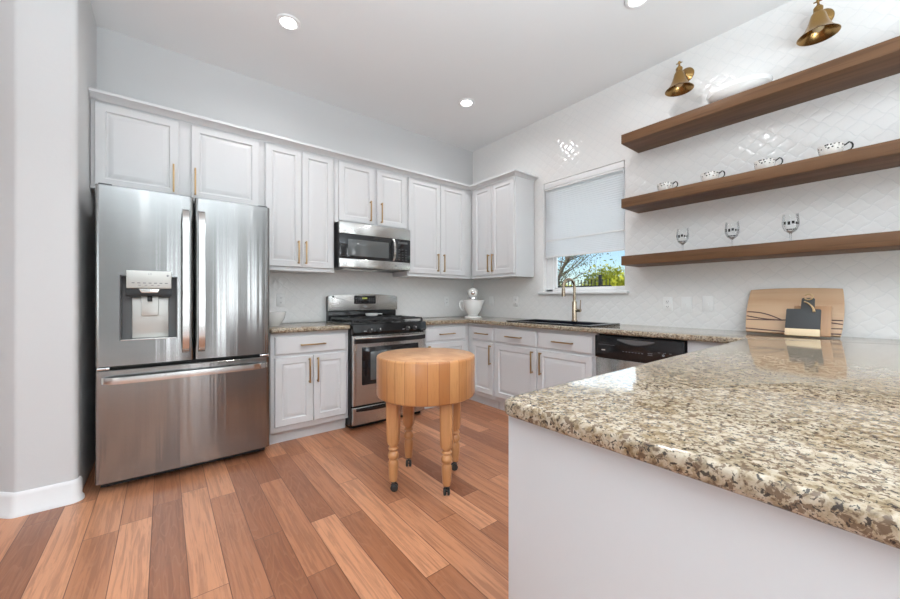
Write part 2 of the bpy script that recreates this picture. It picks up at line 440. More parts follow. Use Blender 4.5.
# ------------------------------------------------------------------ room shell
H = 3.111; T = .16
struct(MB().box(-7.2, .16, -5.0, .16, -.12, 0).build('floor', 'floor', smooth=0))
struct(MB().box(-7.2, .16, REAR_Y - .2, -5.0005, -.12, 0).build('floor_bounce', 'bounce_floor', smooth=0))  # unseen pale floor added to bounce neutral light up to the ceiling
struct(MB().box(-7.2, .16, REAR_Y - .2, .16, H, H + .12).build('ceiling', 'ceiling', smooth=0))
struct(MB().box(-7.2, .0, 0, T, 0, H).build('wall_back', 'wall', smooth=0))
xs = REAR_Y; mb = MB()
for (a, b, c, d) in SIDE_FILL_OPENINGS:
    mb.box(-7.2, -7.0, xs, a, 0, H).box(-7.2, -7.0, a, b, 0, c).box(-7.2, -7.0, a, b, d, H); xs = b
struct(mb.box(-7.2, -7.0, xs, 0, 0, H).build('wall_left', 'wall', smooth=0))
WY0, WY1, WZ0, WZ1 = -2.049, -1.157, 1.215, 2.392
struct(MB().box(0, T, WY1, T, 0, H).box(0, T, REAR_Y, WY0, 0, H).box(0, T, WY0, WY1, 0, WZ0).box(0, T, WY0, WY1, WZ1, H).build('wall_right', 'tile_y', smooth=0))
xs = -7.2; mb = MB()
for (a, b, c, d) in REAR_WINDOWS:
    mb.box(xs, a, REAR_Y - T, REAR_Y, 0, H).box(a, b, REAR_Y - T, REAR_Y, 0, c).box(a, b, REAR_Y - T, REAR_Y, d, H); xs = b
mb.box(xs, T, REAR_Y - T, REAR_Y, 0, H)
struct(mb.build('wall_rear', 'wall_rear', smooth=0))
for k, (a, b, c, d) in enumerate(REAR_WINDOWS):
    f = MB()
    for u in (a + .03, (a + b) / 2, b - .03): f.box(u - .03, u + .03, REAR_Y - .12, REAR_Y - .04, c, d)
    for w in (c + .03, c + (d - c) / 3, c + 2 * (d - c) / 3, d - .03): f.box(a, b, REAR_Y - .115, REAR_Y - .045, w - .025, w + .025)
    struct(f.build('window_%d' % (k + 2), 'vinyl', smooth=0))

def arc(cx, cy, r, a0, a1, n=6): return [(cx + r * math.cos(R(a0 + (a1 - a0) * i / n)), cy + r * math.sin(R(a0 + (a1 - a0) * i / n))) for i in range(n + 1)]
SX, SY = -3.636, -.722
br = .028
stub_front = [(SX, -.001)] + arc(SX - br, SY + br, br, 0, -90) + arc(-3.869 + .012, SY + br, br, -90, -135) + [(-4.60, -.001)]
struct(MB().prism(stub_front, 0, H).build('wall_stub', 'wall'))
# baseboard wraps the end of that wall
path = [(p[0], p[1]) for p in ([(SX, -.68)] + arc(SX - br, SY + br, br, 0, -90) + arc(-3.857, SY + br, br, -90, -135) + [(-4.58, -.018)])]
bb = [(0.0005, .0), (.024, .0), (.022, .018), (.014, .028), (.014, .105), (.010, .118), (.004, .124), (.0005, .124)]
struct(MB().sweep(path[::-1], bb).build('baseboard_left', 'trim'))

# backsplash tile on the back wall
struct(MB().box(-2.640, -.001, -.008, -.0005, .9145, 1.393).box(-2.004, -1.228, -.008, -.0005, 1.393, 1.43).build('wall_back_tile', 'tile_x', smooth=0))

# crown moulding above the wall cabinets
crown = [(.0, 2.4505), (.006, 2.4505), (.010, 2.458), (.044, 2.477), (.050, 2.478), (.050, 2.494), (.046, 2.498), (.0, 2.498)]
struct(MB().sweep([(SX + .002, -.331), (-.331, -.331), (-.331, -1.040), (-.002, -1.040)], crown).build('trim_1', 'white'))

# ------------------------------------------------------------------ window
win = MB()
ft = .055
for (a, b, c, d) in ((WY0, WY0 + .028, WZ0, WZ1), (WY1 - .085, WY1, WZ0, WZ1), (WY0, WY1, WZ0, WZ0 + .028), (WY0, WY1, WZ1 - ft, WZ1)):
    win.box(.055, .125, a, b, c, d, .004)
win = struct(win.build('window_1', 'vinyl'))
MB().box(.086, .092, WY0 + .02, WY1 - .07, WZ0 + .02, WZ1 - .05).build('pane', 'pane', win, smooth=0)
sa = MB()
for (a, b, c, d) in ((WY0 + .028, WY0 + .040, WZ0 + .028, WZ1 - ft), (WY1 - .112, WY1 - .085, WZ0 + .028, WZ1 - ft), (WY0 + .028, WY1 - .085, WZ0 + .028, WZ0 + .045)):
    sa.box(.075, .105, a, b, c, d, .003)
sa.build('sash', 'vinyl', win)
MB().box(-.035, .055, -2.085, -1.108, 1.188, 1.2148, .005).build('sill', 'trim', win)

sh = thing('window_shade', 'white cellular shade pulled most of the way down the window', 'window shade', (0, -1.603, 2.39))
hw = .436
MB().box(.002, .052, -hw, hw, -.060, -.002, .004).build('headrail', 'trim', sh)
MB().box(-.004, .004, -hw + .01, hw - .01, -.082, -.066, .003).build('top_rail', 'trim', sh)
def cells(z0, z1, n):
    f = MB(); L = []
    for sgn in (-1, 1):
        for i in range(2 * n + 1):
            j = i if sgn < 0 else 2 * n - i
            L.append((.026 + sgn * (.0075 if j % 2 else .0055), z0 + (z1 - z0) * j / (2 * n)))
    V = [[(x, s, z) for (x, z) in L] for s in (-hw + .006, hw - .006)]
    return f.rings(V)
cells(-.615, -.062, 26).build('upper_fabric', 'shade', sh, smooth=0)
MB().box(.014, .040, -hw + .004, hw - .004, -.633, -.616, .004).build('middle_rail', 'trim', sh)
cells(-.790, -.634, 9).build('lower_fabric', 'shade', sh, smooth=0)
MB().box(.010, .044, -hw + .004, hw - .004, -.808, -.791, .004).build('bottom_rail', 'trim', sh)

# ------------------------------------------------------------------ recessed ceiling lights
def can(label, x, y):
    t = thing('recessed_light', label, 'ceiling light', (x, y, H - .0005), 0, 'recessed ceiling lights')
    MB().lathe([(.052, -.001), (.052, -.008), (.060, -.013), (.078, -.010), (.082, -.002), (.080, -.0005), (.052, -.0005)], seg=40).build('trim_ring', 'trim', t)
    MB().lathe([(.0, -.0025), (.051, -.0025), (.051, -.006), (.0, -.0065)], seg=40).build('diffuser', 'lamp', t)
    return t
def can_lamp(x, y, p=CAN_POWER):
    d = bpy.data.lights.new('recessed_lamp', 'AREA'); d.shape = 'DISK'; d.size = .11; d.energy = p; d.color = (.97, .98, 1); d.spread = R(160)
    o = bpy.data.objects.new('recessed_lamp', d); COL.objects.link(o); o.location = (x, y, H - .02)
c0 = can('round lit recessed ceiling light above the refrigerator', -2.559, -.897); can_lamp(-2.559, -.897)
for lb, x, y in (('round lit recessed ceiling light nearest the corner between the two cabinet runs', -.872, -.881), ('lit recessed ceiling light cut by the top edge near the sconces', -.819, -2.533), ('recessed ceiling light above the end of the peninsula', -2.35, -2.56)):
    c = copy_tree(c0); c.location = (x, y, H - .0005); c['label'] = lb; can_lamp(x, y)
for x, y in ((-2.4, -4.9), (-.8, -4.5)): can_lamp(x, y)
for x, y in ((-1.5, -6.3), (-3.6, -6.3), (-5.6, -6.3)): can_lamp(x, y, 14)  # added downlights without fittings, to bounce more light off the pale floor

# ------------------------------------------------------------------ cabinets (local x along the wall, front toward -y, back at y=0)
def door(parent, x0, x1, z0, z1, yf, fr=.058):
    L = [rect_loop(x0, x1, z0, z1, 0, yf + .019), rect_loop(x0, x1, z0, z1, 0, yf + .004), rect_loop(x0, x1, z0, z1, .004, yf),
         rect_loop(x0, x1, z0, z1, fr - .006, yf), rect_loop(x0, x1, z0, z1, fr, yf + .009), rect_loop(x0, x1, z0, z1, fr + .008, yf + .010),
         rect_loop(x0, x1, z0, z1, fr + .034, yf + .002), rect_loop(x0, x1, z0, z1, fr + .037, yf + .002)]
    return MB().rings(L).build('door', 'white', parent, smooth=20)
def slab(parent, x0, x1, z0, z1, yf, name='drawer'):
    L = [rect_loop(x0, x1, z0, z1, 0, yf + .019), rect_loop(x0, x1, z0, z1, 0, yf + .008), rect_loop(x0, x1, z0, z1, .004, yf + .003), rect_loop(x0, x1, z0, z1, .011, yf)]
    return MB().rings(L).build(name, 'white', parent, smooth=20)
def pull(parent, x, z, yf, vertical=True, ln=.20):
    h = ln / 2; y0 = yf; b = .0055
    f = MB()
    if vertical:
        f.box(x - b, x + b, y0 - .034, y0 - .022, z - h, z + h, .0015)
        for s in (-1, 1): f.box(x - b, x + b, y0 - .024, y0 - .0003, z + s * (h - .010) - b, z + s * (h - .010) + b, .001)
    else:
        f.box(x - h, x + h, y0 - .034, y0 - .022, z - b, z + b, .0015)
        for s in (-1, 1): f.box(x + s * (h - .010) - b, x + s * (h - .010) + b, y0 - .024, y0 - .0003, z - b, z + b, .001)
    o = f.build('handle', 'gold', parent); o['label'] = 'brushed gold bar handle'
    return o
def upper(name, label, x0, x1, z0, z1, doors, depth=.331, loc=(0, 0, 0), rz=0, hz=None, bx1=None):
    """doors: (x0, x1, handle x)"""
    t = thing(name, label, 'cabinet', (loc[0], loc[1], z0), rz, 'white wall cabinets')
    b = bx1 if bx1 is not None else x1
    MB().box(x0, b, -(depth - .020), -.0095, 0, z1 - z0, .0015).build('body', 'white', t)
    MB().box(x0 + .001, x1 - .001, -depth + .004, -.0095, -.014, -.0005, .002).build('bottom_rail', 'white', t)
    for (a, c, hx) in doors:
        d = door(t, a, c, .022 if z0 < 1.6 else .006, z1 - z0 - .012, -depth)
        pull(d, hx, (hz if hz is not None else .15), -depth)
    return t
upper('wall_cabinet', 'white two-door wall cabinet directly above the refrigerator', -3.632, -2.601, 1.880, 2.450, [(-3.612, -3.168, -3.200), (-3.096, -2.640, -3.072)], hz=.13)
upper('wall_cabinet', 'tall white two-door wall cabinet between refrigerator and microwave', -2.599, -2.010, 1.395, 2.450, [(-2.594, -2.306, -2.336), (-2.302, -2.022, -2.272)], hz=.150)
upper('wall_cabinet', 'short white two-door wall cabinet directly above the microwave', -2.008, -1.217, 1.872, 2.450, [(-1.972, -1.610, -1.655), (-1.577, -1.240, -1.535)], hz=.130)
upper('wall_cabinet', 'tall white two-door wall cabinet just right of the microwave, reaching the corner', -1.215, -.3325, 1.395, 2.450, [(-1.208, -.788, -.830), (-.782, -.420, -.745)], hz=.150, bx1=-.002)
upper('wall_cabinet', 'tall white two-door wall cabinet on the window wall beside the shade', .3335, 1.037, 1.395, 2.450, [(.385, .682, .652), (.688, 1.022, .718)], rz=R(-90), hz=.150)

DF = .610
def base(name, label, x0, x1, units, loc=(0, 0, 0), rz=0, bx1=None, tk0=None, hollow=None):
    """units: (x0, x1, [door spans with handle x], drawer)"""
    t = thing(name, label, 'cabinet', loc, rz, 'white base cabinets')
    a = x0; xe = x1; x1 = bx1 if bx1 is not None else x1
    f = MB()
    if hollow:
        f.box(a, x1, -(DF - .02), -.010, .100, .66, .001).box(a, x1, -(DF - .02), -(DF - .04), .66, .875).box(a, a + .018, -(DF - .04), -.010, .66, .875).box(x1 - .018, x1, -(DF - .04), -.010, .66, .875)
    else: f.box(a, x1, -(DF - .02), -.010, .100, .875, .001)
    f.build('body', 'white', t)
    MB().box(a + .002 if tk0 is None else tk0, x1 - .002, -(DF - .075), -.010, 0.0005, .0995).build('toe_kick', 'panel_white', t)
    for (u0, u1, drs, dw) in units:
        if dw:
            s = slab(t, u0, u1, .702, .846, -DF); pull(s, (u0 + u1) / 2, .772, -DF, False, min(.20, (u1 - u0) * .6))
        for (d0, d1, hx) in drs:
            d = door(t, d0, d1, .145, .682, -DF); pull(d, hx, .562, -DF)
    return t
base('base_cabinet', 'white base cabinet left of the stove with one drawer over two doors', -2.612, -1.990, [(-2.585, -2.012, [(-2.585, -2.297, -2.328), (-2.291, -2.012, -2.262)], True)])
base('base_cabinet', 'white base cabinet right of the stove, partly behind the butcher block', -1.218, -.613, [(-1.180, -.650, [(-1.180, -.650, -1.145)], True)], bx1=-.002)
base('base_cabinet', 'narrow white base cabinet with drawer and door at the inner corner', .5915, 1.002, [(.672, .992, [(.672, .992, .960)], True)], rz=R(-90), tk0=.5365)
base('base_cabinet', 'white sink base cabinet under the window with two doors and two drawer fronts', 1.004, 2.116, [(1.018, 1.536, [(1.018, 1.536, 1.500)], True), (1.558, 2.086, [(1.558, 2.086, 1.595)], True)], rz=R(-90), hollow=True)
fl = thing('base_cabinet', 'white filler base cabinet between dishwasher and peninsula', 'cabinet', (0, 0, 0), R(-90), 'white base cabinets')
MB().box(2.748, 3.070, -.608, -.010, .100, .875, .001).build('body', 'white', fl)
MB().box(2.750, 3.068, -.535, -.010, .0005, .0995).build('toe_kick', 'panel_white', fl)

# peninsula
pen = thing('peninsula_base', 'long white panelled peninsula base under the near granite worktop', 'counter base', (-1.31, -3.7, 0))
MB().box(-1.296, 1.308, -.62, .628, .100, .875).build('body', 'panel_white', pen)
MB().box(-1.310, -1.2965, -.635, .652, .0005, .8752, .003).build('end_panel', 'panel_white', pen)
MB().box(-1.29, 1.300, -.58, .57, .0005, .0995).build('toe_kick', 'panel_white', pen)

# ------------------------------------------------------------------ granite worktops
CZ0, CZ1 = .8762, .9132
def worktop(name, label, poly, holes=()):
    o = MB().prism(poly, CZ0, CZ1, bev=.012, seg=4, holes=holes).build(name, 'granite', smooth=50)
    return tag(o, label, 'countertop', 'granite worktops')
worktop('countertop', 'short speckled granite worktop between refrigerator and stove', [(-2.622, -.0095), (-2.622, -.6486), (-1.990, -.6486), (-1.990, -.0095)])
SKX0, SKX1, SKY0, SKY1 = -.555, -.13, -2.03, -1.17
PX, PY = -2.647, -3.042
poly = [(-1.218, -.0095), (-1.218, -.6486)] + arc(-.6686, -.6686, .02, 90, 0, 3) + arc(-.6486 - .02, PY + .02, .02, 0, -90, 3) + arc(PX + .035, PY - .035, .035, 90, 180, 5) + [(PX, -4.40), (-.0015, -4.40), (-.0015, -.0095)]
worktop('countertop', 'long L-shaped speckled granite worktop running under the window and over the peninsula', poly, [[(SKX0, SKY0), (SKX1, SKY0), (SKX1, SKY1), (SKX0, SKY1)]])

# sink
sk = thing('kitchen_sink', 'black drop-in sink under the window', 'sink', (-.345, -1.600, CZ1))
rim = MB().prism([(-.235, -.455), (.245, -.455), (.245, .455), (-.235, .455)], .0005, .012, bev=.004, holes=[[(-.19, -.405), (.155, -.405), (.155, .405), (-.19, .405)]]).build('rim', 'sink', sk)
bs = MB(); w = .008
x0, x1, y0, y1, zb, zt = -.198, .163, -.413, .413, -.215, .0003
bs.box(x0, x1, y0, y1, zb, zb + w).box(x0, x0 + w, y0, y1, zb + w, zt).box(x1 - w, x1, y0, y1, zb + w, zt).box(x0 + w, x1 - w, y0, y0 + w, zb + w, zt).box(x0 + w, x1 - w, y1 - w, y1, zb + w, zt)
bs.build('basin', 'sink', sk)
MB().lathe([(.0, zb + w), (.045, zb + w), (.045, zb + w + .004), (.035, zb + w + .006), (.0, zb + w + .003)], (-.02, 0, 0), 24).build('drain', 'silver', sk)

fa = thing('faucet', 'bronze gooseneck faucet with side lever behind the sink', 'faucet', (-.150, -1.634, CZ1 + .0125))
MB().lathe([(.030, 0), (.030, .006), (.024, .010), (.0225, .016), (.0225, .185), (.020, .19)], seg=24).build('base', 'bronze', fa)
MB().lathe([(.013, .0), (.017, .003), (.017, .012), (.011, .018)], (0, -.02, .105), 18, 'y').tube([(0, -.02, .105), (0, -.066, .105)], .016, 14).build('lever_hub', 'bronze', fa)
MB().tube([(0, -.060, .108), (-.004, -.064, .14), (-.01, -.070, .205)], [.0055, .005, .004], 8).build('lever', 'bronze', fa)
neck = [(0, 0, .185), (0, 0, .30)]
ux, uy = -.985, .17
for i in range(13):
    a = math.pi * i / 12; r = .072
    neck.append((ux * (r - r * math.cos(a)), uy * (r - r * math.cos(a)), .33 + r * math.sin(a)))
neck.append((ux * .144, uy * .144, .31))
MB().tube(neck, .0125, 14).build('neck', 'bronze', fa)
sp = [(ux * .144, uy * .144, .312), (ux * .145, uy * .145, .29), (ux * .146, uy * .146, .235)]
MB().tube(sp, [.0145, .0165, .0175], 16).build('spray_head', 'bronze', fa)

# ------------------------------------------------------------------ refrigerator
FX = -3.106
fr = thing('refrigerator', 'stainless steel french door refrigerator with water dispenser', 'refrigerator', (FX, 0, 0))
MB().box(-.455, .455, -.655, -.03, .05, 1.785, .004).build('cabinet', 'fridge_side', fr)
MB().box(-.445, .445, -.640, -.60, .012, .0495).build('kick_grille', 'black_matte', fr)
def curved_panel(x0, x1, z0, z1, yb, yf, bulge, hole=None, n=22, er=.016):
    f = MB(); w = x1 - x0
    xsx = sorted(set([x0 + w * i / n for i in range(n + 1)] + [x0 + er * .3, x0 + er, x1 - er, x1 - er * .3] + (list(hole[:2]) if hole else [])))
    xsx = [x for i, x in enumerate(xsx) if i == 0 or x - xsx[i - 1] > 1e-4]
    def Y(x):
        u = 2 * (x - x0) / w - 1; y = yf - bulge * (1 - u * u)
        d = min(x - x0, x1 - x)
        if d < er: k = 1 - d / er; y += er * (1 - math.sqrt(max(0, 1 - k * k)))
        return y
    zs = [z0, z0 + .004] + ([hole[2], hole[3]] if hole else []) + [z1 - .004, z1]
    V = {}
    for i, x in enumerate(xsx):
        for j, z in enumerate(zs):
            yy = Y(x) + (.004 if j in (0, len(zs) - 1) else 0)
            V[i, j] = f.bm.verts.new((x, yy, z))
    for i in range(len(xsx) - 1):
        for j in range(len(zs) - 1):
            if hole and hole[0] - 1e-4 <= xsx[i] and xsx[i + 1] <= hole[1] + 1e-4 and abs(zs[j] - hole[2]) < 1e-4: continue
            f.bm.faces.new((V[i, j], V[i + 1, j], V[i + 1, j + 1], V[i, j + 1]))
    B = [[f.bm.verts.new((x, yb, z)) for x in (x0, x1)] for z in (z0, z1)]
    nx = len(xsx) - 1; nz = len(zs) - 1
    f.bm.faces.new((B[0][0], B[1][0], B[1][1], B[0][1]))
    f.bm.faces.new([V[0, j] for j in range(nz + 1)] + [B[1][0], B[0][0]])
    f.bm.faces.new([V[nx, j] for j in range(nz + 1)] + [B[1][1], B[0][1]])
    f.bm.faces.new([V[i, 0] for i in range(nx + 1)] + [B[0][1], B[0][0]])
    f.bm.faces.new([V[i, nz] for i in range(nx + 1)] + [B[1][1], B[1][0]])
    return f
FF = -.738
hx0, hx1, hz0, hz1 = -.354, -.081, .893, 1.281
ld = curved_panel(-.460, .0035, .742, 1.806, -.668, FF, .010, (hx0, hx1, hz0, hz1)).build('door', 'steel', fr)
ld['label'] = 'left stainless door with the water dispenser'
rd = curved_panel(.0105, .460, .742, 1.806, -.668, FF, .010).build('door', 'steel', fr)
fz = curved_panel(-.460, .460, .065, .722, -.668, FF, .013, n=36).build('freezer_drawer', 'steel', fr)
# dispenser (sub-parts of the left door)
rc = MB(); q = -.6705
rc.box(hx0 + .0005, hx1 - .0005, q - .003, q, hz0 + .0005, hz1 - .0005)
yo = FF - .006
rc.box(hx0 + .0005, hx0 + .004, yo, q - .003, hz0 + .0005, hz1 - .0005).box(hx1 - .004, hx1 - .0005, yo, q - .003, hz0 + .0005, hz1 - .0005)
rc.box(hx0 + .004, hx1 - .004, yo, q - .003, hz1 - .004, hz1 - .0005)
rc.build('dispenser_recess', 'recess_grey', ld)
MB().box(hx0 + .004, hx1 - .004, FF - .012, q - .003, hz0 + .0005, hz0 + .006, .001).build('drip_tray', 'silver', ld)
MB().box(hx0 + .052, hx1 - .044, q - .012, q - .003, hz0 + .007, 1.150, .004).build('dispenser_back', 'dull_silver', ld)
MB().prism([(hx0 + .030, 1.205), (hx1 - .030, 1.205), (hx1 - .030, 1.312), (hx0 + .030, 1.312)], FF - .022, q - .003, bev=.003, plane='xz').build('control_panel', 'dull_silver', ld)
MB().prism([(hx0 + .030, 1.160), (hx1 - .030, 1.160), (hx1 - .030, 1.204), (hx0 + .030, 1.204)], FF - .004, q - .004, bev=.003, plane='xz').build('nozzle_housing', 'black_matte', ld)
MB().prism([(-.268, 1.202), (-.166, 1.202), (-.178, 1.178), (-.256, 1.178)], FF - .018, FF - .0045, bev=.002, plane='xz').build('nozzle_lip', 'silver', ld)
MB().lathe([(.012, .0), (.012, .030), (.008, .034)], (-.217, -.710, 1.125), 16).build('nozzle', 'black_matte', ld)
MB().prism([(-.256, 1.035), (-.178, 1.035), (-.174, 1.045), (-.174, 1.158), (-.260, 1.158), (-.260, 1.045)], q - .026, q - .0125, bev=.003, plane='xz').build('paddle', 'dull_silver', ld)
mk = MB()
for i in range(7): mk.box(-.300 + i * .026, -.286 + i * .026, FF - .0226, FF - .0222, 1.235, 1.240)
for i in range(4): mk.box(-.270 + i * .03, -.258 + i * .03, FF - .0226, FF - .0222, 1.222, 1.225)
mk.lathe([(.006, .0), (.006, .0006)], (-.130, FF - .0221, 1.285), 14, 'y')
mk.build('button_marks', 'marks', ld)
text('logo', 'LG', .014, (-.215, FF - .0225, 1.292), (R(90), 0, 0), 'marks', ld)
lg = MB().lathe([(.0075, 0), (.0075, .0008)], (.378, FF - .0026, 1.780), 20, 'y').build('logo_disc', 'silver_text', rd)
text('logo', 'LG', .019, (.404, FF - .0020, 1.780), (R(90), 0, R(2)), 'silver_text', rd)
def arch_handle(x, z0, z1, yface):
    d = .048; pts = [(x, yface, z0), (x, yface - d * .45, z0 + .018), (x, yface - d * .85, z0 + .050), (x, yface - d, z0 + .10)]
    for i in range(1, 8): pts.append((x, yface - d - .004 * math.sin(math.pi * i / 8), z0 + .10 + (z1 - z0 - .20) * i / 8))
    pts += [(x, yface - d, z1 - .10), (x, yface - d * .85, z1 - .050), (x, yface - d * .45, z1 - .018), (x, yface, z1)]
    return pts
MB().tube(arch_handle(-.038, .800, 1.712, FF - .0005), 0, flat=(.019, .008)).build('handle', 'silver', ld)
MB().tube(arch_handle(.046, .800, 1.712, FF - .0005), 0, flat=(.019, .008)).build('handle', 'silver', rd)
pts = [(a[2], a[1], .665) for a in arch_handle(0, -.425, .432, FF - .0040)]
MB().tube(pts, 0, flat=(.009, .019)).build('handle', 'silver', fz)
for s in (-1, 1):
    MB().box(s * .425 - .028, s * .425 + .028, -.732, -.657, .7245, .7395, .003).build('hinge', 'chrome', fr)
    MB().box(s * .42 - .03, s * .42 + .03, -.70, -.57, 1.8075, 1.822, .004).build('hinge_cover', 'fridge_side', fr)
    MB().lathe([(.018, .0005), (.02, .006), (.016, .045)], (s * .41, -.60, 0), 14).build('foot', 'black_matte', fr)

# ------------------------------------------------------------------ stove
st = thing('stove', 'black and stainless steel gas stove between the base cabinets', 'stove', (-1.604, 0, 0))
MB().box(-.379, .379, -.635, -.02, .03, .905, .003).build('body', 'black', st)
MB().box(-.365, .365, -.60, -.03, .0005, .0295).build('plinth', 'black_matte', st)
MB().box(-.380, .380, -.655, -.02, .9055, .922, .005).build('cooktop', 'black', st)
MB().prism([(-.6355, .826), (-.668, .826), (-.690, .850), (-.676, .915), (-.656, .9225), (-.6355, .905)], -.379, .379, plane='yz', bev=.004).build('control_panel', 'black', st)
for kx in (-.221, -.138, .160, .238):
    k = MB().lathe([(.021, 0), (.021, .007), (.017, .010), (.016, .024), (.0, .025)], (kx, -.6905, .864), 20, 'y').build('knob', 'black_matte', st)
    MB().box(kx - .0025, kx + .0025, -.7195, -.7157, .866, .881).build('pointer', 'silver_text', k)
mk = MB()
for kx in (-.270, .118): mk.box(kx - .012, kx + .012, -.6898, -.6885, .856, .859)
mk.build('panel_marks', 'silver_text', st)
# oven door
od = curved_panel(-.374, .374, .208, .818, -.6365, -.668, .006, n=20, er=.01).build('oven_door', 'steel_flat', st)
MB().box(-.290, .290, -.679, -.6755, .385, .715, .0015).build('window_border', 'black_glass', od)
MB().box(-.215, .215, -.6815, -.6795, .422, .672, .0005).build('window', 'oven_glass', od)
pts = []
for i in range(15):
    u = -1 + 2 * i / 14; pts.append((u * .362, -.676 - .040 * (1 - u ** 4), .772))
MB().tube(pts, 0, flat=(.010, .020)).build('handle', 'black', od)
pts = [(p[0] * .985, p[1] - .004, .799) for p in pts]
MB().tube(pts, 0, flat=(.009, .0065)).build('handle_trim', 'silver', od)
dr = curved_panel(-.374, .374, .042, .192, -.6365, -.664, .005, n=16, er=.008).build('drawer', 'steel_flat', st)
pts = [( -.34 + .68 * i / 10, -.666 - .030 * (1 - abs(-1 + .2 * i) ** 4), .172) for i in range(11)]
MB().tube(pts, 0, flat=(.008, .012)).build('handle', 'black', dr)
# backguard
MB().box(-.379, .379, -.085, -.02, .9225, 1.03, .002).build('backguard_base', 'black', st)
bgp = [(-.385, 1.022), (.385, 1.022), (.385, 1.150)] + [(.385 - .03 + .03 * math.cos(R(a)), 1.150 + .026 * math.sin(R(a))) for a in (30, 60, 90)] + [(.2, 1.187), (0, 1.191), (-.2, 1.187)] + [(-.355 + .03 * math.cos(R(a)), 1.150 + .026 * math.sin(R(a))) for a in (90, 120, 150)] + [(-.385, 1.150)]
bk = MB().prism(bgp, -.108, -.0855, plane='xz', bev=.003).build('backguard', 'steel_flat', st)
bkb = MB().prism([(x * .985, z - .004) for x, z in bgp], -.0852, -.020, plane='xz', bev=.002).build('backguard_shell', 'black_matte', st)
ds = MB().prism([(-.115, 1.088), (.115, 1.088), (.120, 1.094), (.120, 1.168), (.115, 1.174), (-.115, 1.174), (-.120, 1.168), (-.120, 1.094)], -.112, -.1085, plane='xz', bev=.001).build('display', 'black_glass', bk)
sg = MB()
for i in range(4): sg.box(-.030 + i * .014, -.022 + i * .014, -.1128, -.1122, 1.138, 1.154)
sg.build('clock', 'clock', bk)
mk = MB()
for i in range(9):
    if 3 <= i <= 5: continue
    for j in range(3): mk.box(-.104 + i * .0245, -.092 + i * .0245, -.1128, -.1122, 1.104 + j * .018, 1.108 + j * .018)
mk.build('button_marks', 'marks', bk)
MB().lathe([(.012, 0), (.012, .002)], (0, -.1083, 1.060), 18, 'y', sx=1.6, sy=.7).build('badge', 'marks', bk)
MB().lathe([(.010, 0), (.010, .002)], (-.340, -.1083, 1.160), 14, 'y').build('clip', 'black_matte', bk)
# burners and grates
for gx in (-.185, .185):
    for gy in (-.20, -.50):
        MB().lathe([(.055, .9225), (.055, .930), (.038, .932), (.036, .941), (.0, .943)], (gx, gy, 0), 22).build('burner', 'cast_iron', st)
    g = MB(); b = .006
    x0, x1, y0, y1 = gx - .175, gx + .175, -.630, -.115
    for y in (y0, (y0 + y1) / 2, y1): g.box(x0, x1, y - b, y + b, .944, .958, .002)
    for x in (x0, x1): g.box(x - b, x + b, y0, y1, .944, .958, .002)
    for gy in (-.50, -.24):
        g.box(x0, gx - .035, gy - b, gy + b, .946, .962, .002).box(gx + .035, x1, gy - b, gy + b, .946, .962, .002)
        g.box(gx - b, gx + b, gy - .115, gy - .035, .946, .962, .002).box(gx - b, gx + b, gy + .035, gy + .115, .946, .962, .002)
    for x in (x0, x1):
        for y in (y0, y1): g.box(x - .008, x + .008, y - .008, y + .008, .9225, .946)
    g.build('grate', 'cast_iron', st)
sr = thing('spoon_rest', 'white spoon rest lying on the rear stove grate', 'spoon rest', (-1.555, -.165, .9625))
MB().lathe([(.0, .0), (.040, .0), (.052, .006), (.058, .026), (.055, .027), (.049, .010), (.0, .006)], seg=28, sx=1.25, sy=.75).build('bowl', 'ceramic', sr)
MB().tube([(.055, 0, .020), (.09, .0, .021), (.115, .0, .017)], 0, flat=(.010, .004)).build('tab', 'ceramic', sr)

# ------------------------------------------------------------------ microwave
mw = thing('microwave', 'stainless and black over-the-range microwave under the short cabinet', 'microwave', (-1.612, 0, 1.432))
MB().box(-.380, .380, -.372, -.0095, .012, .424, .003).build('body', 'black_matte', mw)
MB().box(-.372, .372, -.36, -.03, .0005, .0115).build('underside', 'recess_grey', mw)
MB().box(-.381, .381, -.400, -.3725, .316, .424, .004).build('top_band', 'steel_flat', mw)
MB().box(-.381, .381, -.398, -.3725, .002, .084, .004).build('bottom_band', 'steel_flat', mw)
md = MB().box(-.381, .198, -.400, -.3725, .0845, .3155, .004).build('door', 'black_glass', mw)
MB().box(-.300, .125, -.4022, -.4003, .112, .268, .0006).build('window', 'oven_glass', md)
pts = [(.178, -.4003 - .034 * math.sin(math.pi * i / 10) ** .6, .095 + .215 * i / 10) for i in range(11)]
MB().tube(pts, 0, flat=(.011, .006)).build('handle', 'silver', md)
mp = MB().box(.2005, .381, -.400, -.3725, .0845, .3155, .004).build('control_panel', 'black_glass', mw)
mk = MB()
for i in range(3):
    for j in range(5): mk.box(.240 + i * .04, .256 + i * .04, -.4008, -.4003, .105 + j * .026, .109 + j * .026)
mk.box(.235, .345, -.4008, -.4003, .270, .292)
mk.build('button_marks', 'recess_grey', mp)
MB().lathe([(.009, 0), (.009, .0015)], (.21, -.3983, .042), 16, 'y').build('badge', 'marks', mw)
MB().box(-.30, .10, -.30, -.12, -.010, .0003, .003).build('light_cover', 'silver', mw)

